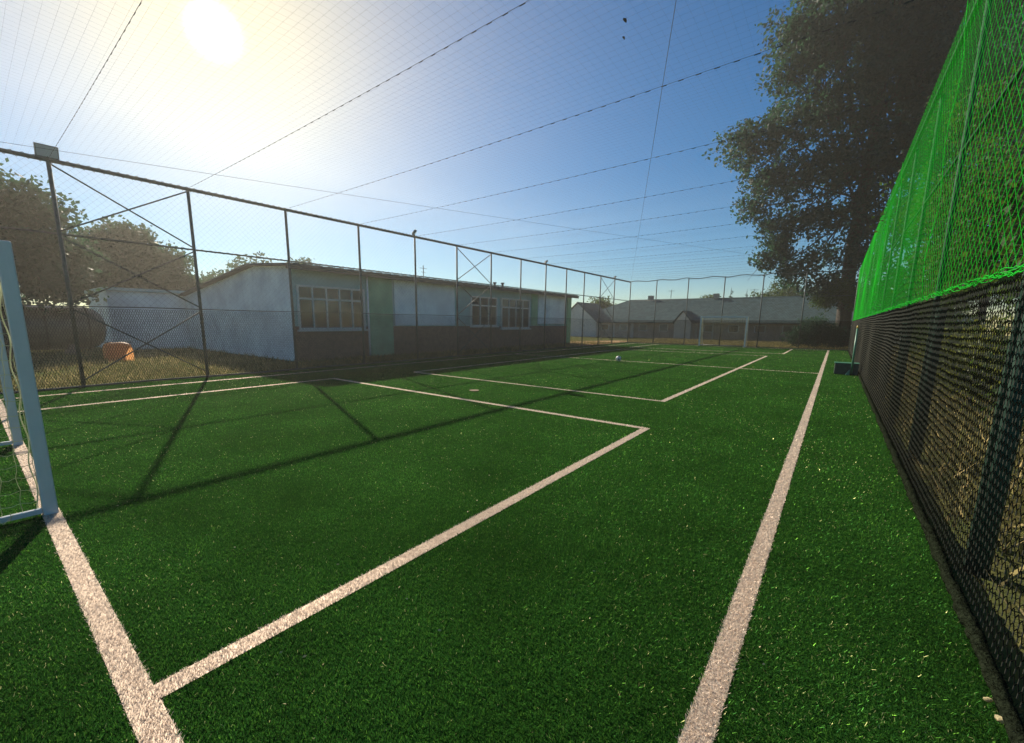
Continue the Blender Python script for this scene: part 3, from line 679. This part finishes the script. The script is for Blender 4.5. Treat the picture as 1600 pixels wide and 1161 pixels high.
for wx in np.arange(-21, 6, 2.2):
    f = MB().box(wx-.45, wx+.45, YW-.05, YW-.003, .75, 1.45).build('window', M['frame_white'], fb)
    MB().box(wx-.38, wx+.38, YW-.06, YW-.052, .80, 1.40).build('pane', M['glass'], f)
    MB().box(wx+.85, wx+1.15, YW-.09, YW-.002, -.02, 1.55).build('pilaster', M['far_pale' if int(wx) % 3 == 0 else 'far_wall'], fb)
for cx_ in (-17.5, -10.5, 1.0): MB().box(cx_-.25, cx_+.25, YW+4.2, YW+4.8, 3.9, 4.75).build('chimney', M['far_wall'], fb)

for ax_, ah_ in ((-15.2, 1.1), (-7.0, .9)): MB().tube([(ax_, YW+4.4, 4.1), (ax_, YW+4.4, 4.2+ah_)], .03, 6).tube([(ax_-.4, YW+4.4, 4.1+ah_), (ax_+.4, YW+4.4, 4.1+ah_)], .02, 6).build('aerial', M['steel'], fb)
MB().tube([(-9.6, YW-.1, 1.6), (-9.6, YW-.1, 0)], .06, 8).build('downpipe', M['frame_white'], fb)
# bare orange soil beyond the far left corner
tag(MB().face([(-17.5, 27.3, -.025), (-13.6, 26.6, -.025), (-13.3, 36.5, -.025), (-15.5, 37, -.025), (-18.5, 31.0, -.025)]).build('bare_soil', M['soil']), kind='structure')

# rough grass outside the fences
def grassfield(name, x0_, x1_, y0_, y1_, n_, h_, lab, seed):
    rg_ = np.random.default_rng(seed); X = rg_.uniform(x0_, x1_, n_); Y = rg_.uniform(y0_, y1_, n_)
    cl = np.sin(X*1.3+np.sin(Y*.9)*2)*np.sin(Y*1.1)+rg_.normal(0, .5, n_); k_ = cl > -.5; X = X[k_]; Y = Y[k_]; n2_ = len(X)
    an = rg_.uniform(0, 2*PI, n2_); wd_ = rg_.uniform(.008, .02, n2_); hh = h_*rg_.uniform(.3, 1.2, n2_); le = rg_.normal(0, h_*.45, (n2_, 2))
    b0 = np.stack([X-np.cos(an)*wd_, Y-np.sin(an)*wd_, np.full(n2_, -.035)], 1); b1 = np.stack([X+np.cos(an)*wd_, Y+np.sin(an)*wd_, np.full(n2_, -.035)], 1)
    t_ = np.stack([X+le[:, 0], Y+le[:, 1], hh-.03], 1)
    V = np.stack([b0, b1, t_], 1).reshape(-1, 3)
    o = link(name, npmesh(name, V, np.arange(3*n2_).reshape(-1, 3), rg_.uniform(0, 1, n2_)), M['drygrass']); tag(o, lab, 'grass', kind='stuff')
grassfield('dry_grass', -32, -13.3, -6, 33, 90000, .16, 'rough dry grass beyond the left fence', 21)
grassfield('dry_grass', .85, 9, -2, 34, 60000, .22, 'rough dry grass behind the right fence', 22)
grassfield('dry_grass', -14, 6, 33.2, 45, 30000, .2, 'rough dry grass beyond the far fence', 23)

# ------------------------------------------------------------------ trees
def leaf_cloud(lobes, n_total, leaf, seed, shell=.55, clump=.32, per=9):
    """leaves gathered in clumps that sit mostly near the outside of each lobe"""
    rg_ = np.random.default_rng(seed)
    vol = np.array([l[3]**2.2 for l in lobes]); pr = vol/vol.sum(); ncl = n_total//per
    idx = rg_.choice(len(lobes), ncl, p=pr)
    C = np.array([l[:3] for l in lobes])[idx]; R = np.array([[l[3], l[3], l[3]*(l[4] if len(l) > 4 else .85)] for l in lobes])[idx]
    d = rg_.normal(0, 1, (ncl, 3)); d /= np.linalg.norm(d, axis=1, keepdims=True)
    rad = (rg_.uniform(0, 1, ncl)**shell)[:, None]*(1+.16*np.sin(d[:, :1]*7+idx[:, None])+.14*np.sin(d[:, 2:3]*9+idx[:, None]*2))
    cc = C+d*R*rad
    ctr = np.repeat(cc, per, 0)+rg_.normal(0, clump, (ncl*per, 3))*np.array([[1, 1, .7]])
    n_ = len(ctr); a = rg_.normal(0, 1, (n_, 3)); a /= np.linalg.norm(a, axis=1, keepdims=True)
    b = rg_.normal(0, 1, (n_, 3)); b -= a*(a*b).sum(1, keepdims=True); b /= np.linalg.norm(b, axis=1, keepdims=True)
    s_ = leaf*rg_.uniform(.6, 1.35, n_)[:, None]
    V = np.stack([ctr-a*s_, ctr+b*s_*.55, ctr+a*s_, ctr-b*s_*.55], 1).reshape(-1, 3)
    return V, np.arange(4*n_).reshape(-1, 4)
def limbs(base, trunk_top, r0, lobes, seed):
    rg_ = random.Random(seed); mb = MB(); b = Vector(base); t = Vector(trunk_top)
    pts = [b, b.lerp(t, .08), b.lerp(t, .35)+Vector((rg_.uniform(-.1, .1), rg_.uniform(-.1, .1), 0))*r0*4, b.lerp(t, .7), t]
    mb.tube(pts, [r0*1.5, r0*1.1, r0*.95, r0*.8, r0*.55], 10)
    for l in lobes:
        e_ = Vector(l[:3]); s0 = b.lerp(t, rg_.uniform(.45, .98)); m1 = s0.lerp(e_, .45)+Vector((0, 0, -.08*(e_-s0).length)); rr = r0*min(.42, .12+.04*l[3])
        mb.tube([s0, m1, e_, e_+(e_-m1)*.35], [rr, rr*.7, rr*.4, rr*.12], 6)
        for q in range(3):
            d = Vector((rg_.uniform(-1, 1), rg_.uniform(-1, 1), rg_.uniform(-.3, 1)))*l[3]*.8
            mb.tube([m1.lerp(e_, .3+.2*q), e_+d*.6, e_+d], [rr*.4, rr*.25, rr*.06], 5)
    return mb
def tree(name, base, top, r0, lobes, n_, leaf, lm, label, seed, group=None, cat='tree', shell=.55, clump=.32, per=9):
    e_ = empty(name, base, label, cat, group)
    limbs(base, top, r0, lobes, seed).build('trunk', M['bark'], e_, smooth=True)
    V, Q = leaf_cloud(lobes, n_, leaf, seed, shell, clump, per); o = link('crown', npmesh('crown', V, Q), M[lm], e_); o['kind'] = 'stuff'; return e_

# the big dark tree beyond the far right corner
L1 = [(-2.5, 37.5, 4.9, 1.2), (-.6, 37.3, 4.0, 1.4), (1.6, 37.0, 3.4, 1.6), (0.6, 36.8, 6.2, 1.3), (-3.9, 37.5, 7.0, 1.1), (4.0, 37.5, 2.6, 1.8), (-4.5, 38, 21.3, 1.9), (-2.6, 38, 24, 2.3), (-4.7, 37.5, 18.4, 1.4), (-3.3, 37.5, 19.5, 1.9), (-2.0, 38, 21, 3.0), (1.0, 39, 23.5, 3.6), (3.8, 40, 21, 3.4), (5.5, 41, 17, 3.6),
      (-6.9, 37.8, 14.7, 1.9), (-4.4, 38, 15.2, 2.3), (-1.7, 38, 16.5, 2.8), (1.5, 39, 17.5, 3.0), (4.2, 39.5, 13.5, 3.0), (-5.2, 37.5, 12.0, 1.7), (-5.6, 37.3, 10.0, 1.25), (-3.3, 37.7, 11.6, 2.1),
      (-0.7, 38, 12.6, 2.6), (2.2, 38.5, 12, 2.7), (-4.2, 37.4, 8.3, 1.4), (-2.2, 37.6, 8.7, 1.7), (0.3, 38, 9.0, 1.9), (3.0, 38.5, 8.0, 2.1), (-3.4, 37.5, 5.9, 1.2), (-1.3, 37.8, 6.4, 1.2), (5.5, 40, 9.5, 2.6), (8.0, 41, 13, 3.2), (8.5, 41, 19, 3.6), (7.0, 40, 24, 3.8), (3.0, 39.5, 17, 3.0), (5.5, 39, 5.5, 2.2), (3.5, 38.5, 4.6, 1.6), (8.5, 40, 7.5, 2.8), (0.5, 39, 20.5, 2.6), (-4.7, 37.5, 6.3, .8), (1.5, 37.8, 5.6, 1.2)]
tree('broadleaf_tree', (0.3, 38.2, -0.03), (0.6, 38.4, 17), .42, L1, 140000, .135, 'leaf_dark', 'huge dark broadleaf tree towering over the far right corner of the pitch', 31, shell=.38, clump=.24)
# paler young tree and shrub under it
tree('young_tree', (0.2, 36.3, -0.03), (0.1, 36.3, 3.0), .07, [(0.1, 36.3, 3.7, .9), (-.9, 36.2, 3.1, .6), (.8, 36.4, 3.0, .6)], 6000, .07, 'leaf_mid', 'young pale green tree under the huge dark tree', 32, clump=.15)
tree('shrub', (-.9, 35.4, -0.03), (-.9, 35.4, 1.0), .05, [(-1.2, 35.4, 1.0, 1.1, 1.0), (-.2, 35.4, .8, .9, .9), (-2.0, 35.5, .7, .8, .8)], 14000, .06, 'leaf_dark', 'rounded dark shrub behind the far fence below the huge tree', 33, cat='shrub', clump=.12)
# row behind the right fence
rows = [((4.3, 5.5), 7.5, 41), ((5.2, 10.5), 9.5, 42), ((4.6, 16.0), 8.5, 43), ((6.0, 22.5), 11.0, 44), ((5.0, 28.5), 9.5, 45)]
RL = ['broadleaf tree behind the right fence nearest the camera', 'taller second broadleaf tree behind the right fence', 'middle one of the five broadleaf trees behind the right fence', 'tallest broadleaf tree behind the right fence, fourth from the camera', 'farthest broadleaf tree behind the right fence']
for (bx, by), H_, sd_ in rows:
    rg = random.Random(sd_); lb = []
    for k in range(13):
        lb.append((bx+rg.uniform(-2.2, 2.6), by+rg.uniform(-2.8, 2.8), H_*rg.uniform(.28, .98), rg.uniform(.9, 1.6)))
    tree('broadleaf_tree', (bx, by, -.03), (bx+.2, by, H_*.6), .16, lb, 26000 if sd_ == 41 else 44000, .05, 'leaf_mid' if sd_ % 2 else 'leaf_dark', RL[sd_-41], sd_, 'trees behind the right fence', clump=.2)
SHL = ['low yellow green shrub nearest the camera behind the black net', 'wide second low shrub behind the black net', 'third low shrub behind the black net', 'low shrub farthest from the camera behind the right fence']
for i, (bx, by, s_) in enumerate(((2.3, 4.6, .8), (2.6, 7.8, 1.0), (2.2, 12, .9), (2.6, 18, 1.1))):
    tree('shrub', (bx, by, -.03), (bx, by, s_*.8), .03, [(bx, by, s_, s_*.9), (bx+.3, by+s_, s_*.8, s_*.75), (bx, by-s_*.8, s_*.7, s_*.7)], 9000, .045, 'leaf_yellow' if i % 2 == 0 else 'leaf_mid', SHL[i], 60+i, 'shrubs behind the right fence', cat='shrub', clump=.1)

# trees on the left
tree('broadleaf_tree', (-26, 1.2, -.03), (-26, 1.3, 4.5), .22, [(-26, .6, 6.2, 1.7), (-25.5, 2.3, 5.6, 1.35), (-25, -1.5, 6.6, 2.0), (-26, 1.6, 4.2, 1.7), (-26.5, 3.0, 4.1, 1.2), (-26, 0, 3.0, 1.6), (-25.5, 2.5, 2.9, 1.1)], 34000, .11, 'leaf_dark', 'tall dark tree at the left edge behind the fence post with the big floodlight', 71, clump=.24)
tree('broadleaf_tree', (-34, 6.6, -.03), (-34, 6.6, 3.5), .22, [(-34, 5.2, 5.3, 1.3), (-34, 6.8, 6.0, 1.5), (-34, 8.4, 5.0, 1.4), (-34, 6.0, 4.0, 1.6), (-34, 7.8, 3.7, 1.6), (-34, 9.7, 3.6, 1.1), (-34, 4.4, 3.6, 1.2)], 26000, .13, 'leaf_dark', 'round dark tree behind the annex left of the school gable', 72, clump=.26)
BT = [(-36, 14.5, 6.0, 2.2, 'low treetop showing over the left part of the school roof'), (-38, 19.5, 6.6, 1.8, 'small round treetop rising over the school roof beside the sun glare'), (-38, 23.5, 6.0, 1.6, 'lowest treetop peeping over the middle of the school roof')]
for i, (bx, by, h_, r_, lab) in enumerate(BT):
    tree('broadleaf_tree', (bx, by, -.03), (bx, by, h_-1.5), .2, [(bx, by, h_-r_*.8, r_), (bx-.5, by-r_, h_-r_*1.1, r_*.8), (bx, by+r_, h_-r_*1.2, r_*.8)], 9000, .14, 'leaf_dark', lab, 80+i, 'treetops behind the school', clump=.25)
FT = [(-24.5, 52, 4.6, 1.6, 'dark bushy tree behind the left gable of the far building'), (-13.5, 62, 5.2, 1.6, 'low wide tree behind the middle of the far slate roof'), (-5.2, 62, 6.6, 2.2, 'rounded tree above the right part of the far slate roof'), (-1.5, 64, 6.2, 2.2, 'tree half hidden by the huge dark tree above the far roof')]
for i, (bx, by, h_, r_, lab) in enumerate(FT):
    tree('broadleaf_tree', (bx, by, -.03), (bx, by, h_-1.5), .2, [(bx, by, h_-r_*.8, r_), (bx-r_*.9, by, h_-r_*1.1, r_*.8), (bx+r_, by, h_-r_*1.15, r_*.8)], 8000, .14, 'leaf_mid', lab, 90+i, 'treetops beyond the far building', clump=.25)
CT = ['leftmost thin conifer tip above the far slate roof', 'middle thin conifer tip above the far slate roof', 'rightmost thin conifer tip above the far slate roof']
for i, bx in enumerate((-11.2, -9.4, -7.9)):
    h_ = 6.2-.25*i; lb = [(bx, 62, h_-.5-k*.55, .12+.16*k, 1.3) for k in range(8)]
    tree('conifer', (bx, 62, -.03), (bx, 62, h_-.2), .1, lb[3:], 100, .1, 'leaf_dark', CT[i], 95+i, 'conifers beyond the far building', clump=.1) if False else None
    e_ = empty('conifer', (bx, 62, -.03), CT[i], 'conifer', 'conifers beyond the far building')
    MB().tube([(bx, 62, -.03), (bx, 62, h_)], [.12, .02], 6).build('trunk', M['bark'], e_)
    V, Q = leaf_cloud(lb, 2600, .1, 96+i, .6, .08); link('crown', npmesh('crown', V, Q), M['leaf_dark'], e_)['kind'] = 'stuff'

# rounded tank and orange tarp beyond the left fence
e_ = empty('storage_tank', (-26.5, 2.0, -.03), 'long rounded dark storage tank lying on its side beyond the left fence', 'tank')
TR = .92; prof = [(-1.75, .02), (-1.72, .35), (-1.62, .62), (-1.45, .80), (-1.2, TR)]+[(v_, TR) for v_ in np.arange(-.6, 3.61, .6)]+[(3.85, .80), (4.02, .62), (4.12, .35), (4.15, .02)]
MB().tube([(-26.5, a_, 1.12) for a_, b_ in prof], [b_ for a_, b_ in prof], 36).build('shell', M['tank'], e_, smooth=True)
for yv in (-.4, .9, 2.2, 3.5): MB().tube([(-26.5, yv-.03, 1.12), (-26.5, yv+.03, 1.12)], TR+.012, 36).build('band', M['bark'], e_)
for yv in (-.2, 2.9): MB().box(-27.2, -25.8, yv-.12, yv+.12, -.03, .45).build('cradle', M['dado'], e_)
MB().tube([(-26.5, 1.6, 2.0), (-26.5, 1.6, 2.16)], .22, 16).build('hatch', M['bark'], e_)
e_ = empty('tarp_cover', (-21.2, 3.55, -.03), 'small orange tarpaulin cover glowing in the sun beside the rounded tank', 'tarpaulin')
mb = MB(); nu_, nv_ = 10, 8; vs_ = []
for i in range(nu_+1):
    for j in range(nv_+1):
        a = i/nu_*PI; yv = 3.20+j/nv_*.74
        vs_.append((-21.2-.38*math.cos(a), yv, -.03+.70*math.sin(a)**.5*(1-.12*(2*j/nv_-1)**4)+.02*math.sin(i*2.2+j*1.7)))
mb.add(vs_, [(i*(nv_+1)+j, (i+1)*(nv_+1)+j, (i+1)*(nv_+1)+j+1, i*(nv_+1)+j+1) for i in range(nu_) for j in range(nv_)]); mb.build('cover', M['tarp'], e_, smooth=True)
MB().tube([(-21.2, 3.14, .66), (-21.2, 4.0, .66)], .02, 6).build('ridge_pole', M['steel'], e_)

# ------------------------------------------------------------------ haze added to stand in for the lens glare veil
hz = MB().box(-79, 46, -41, 113, -1.05, 29.5).build('haze', mat('haze_dummy', (1, 1, 1)))
hm = bpy.data.materials.new('haze'); hm.use_nodes = True; n = hm.node_tree.nodes; n.clear()
ho = n.new('ShaderNodeOutputMaterial'); pv = n.new('ShaderNodeVolumePrincipled')
pv.inputs['Density'].default_value = 0.0015; pv.inputs['Color'].default_value = (0.98, 0.93, 0.80, 1); pv.inputs['Anisotropy'].default_value = 0.58
hm.node_tree.links.new(pv.outputs[0], ho.inputs['Volume']); hz.data.materials.clear(); hz.data.materials.append(hm)
tag(hz, 'thin warm haze added over the whole place to stand in for lens glare', 'haze', kind='stuff')
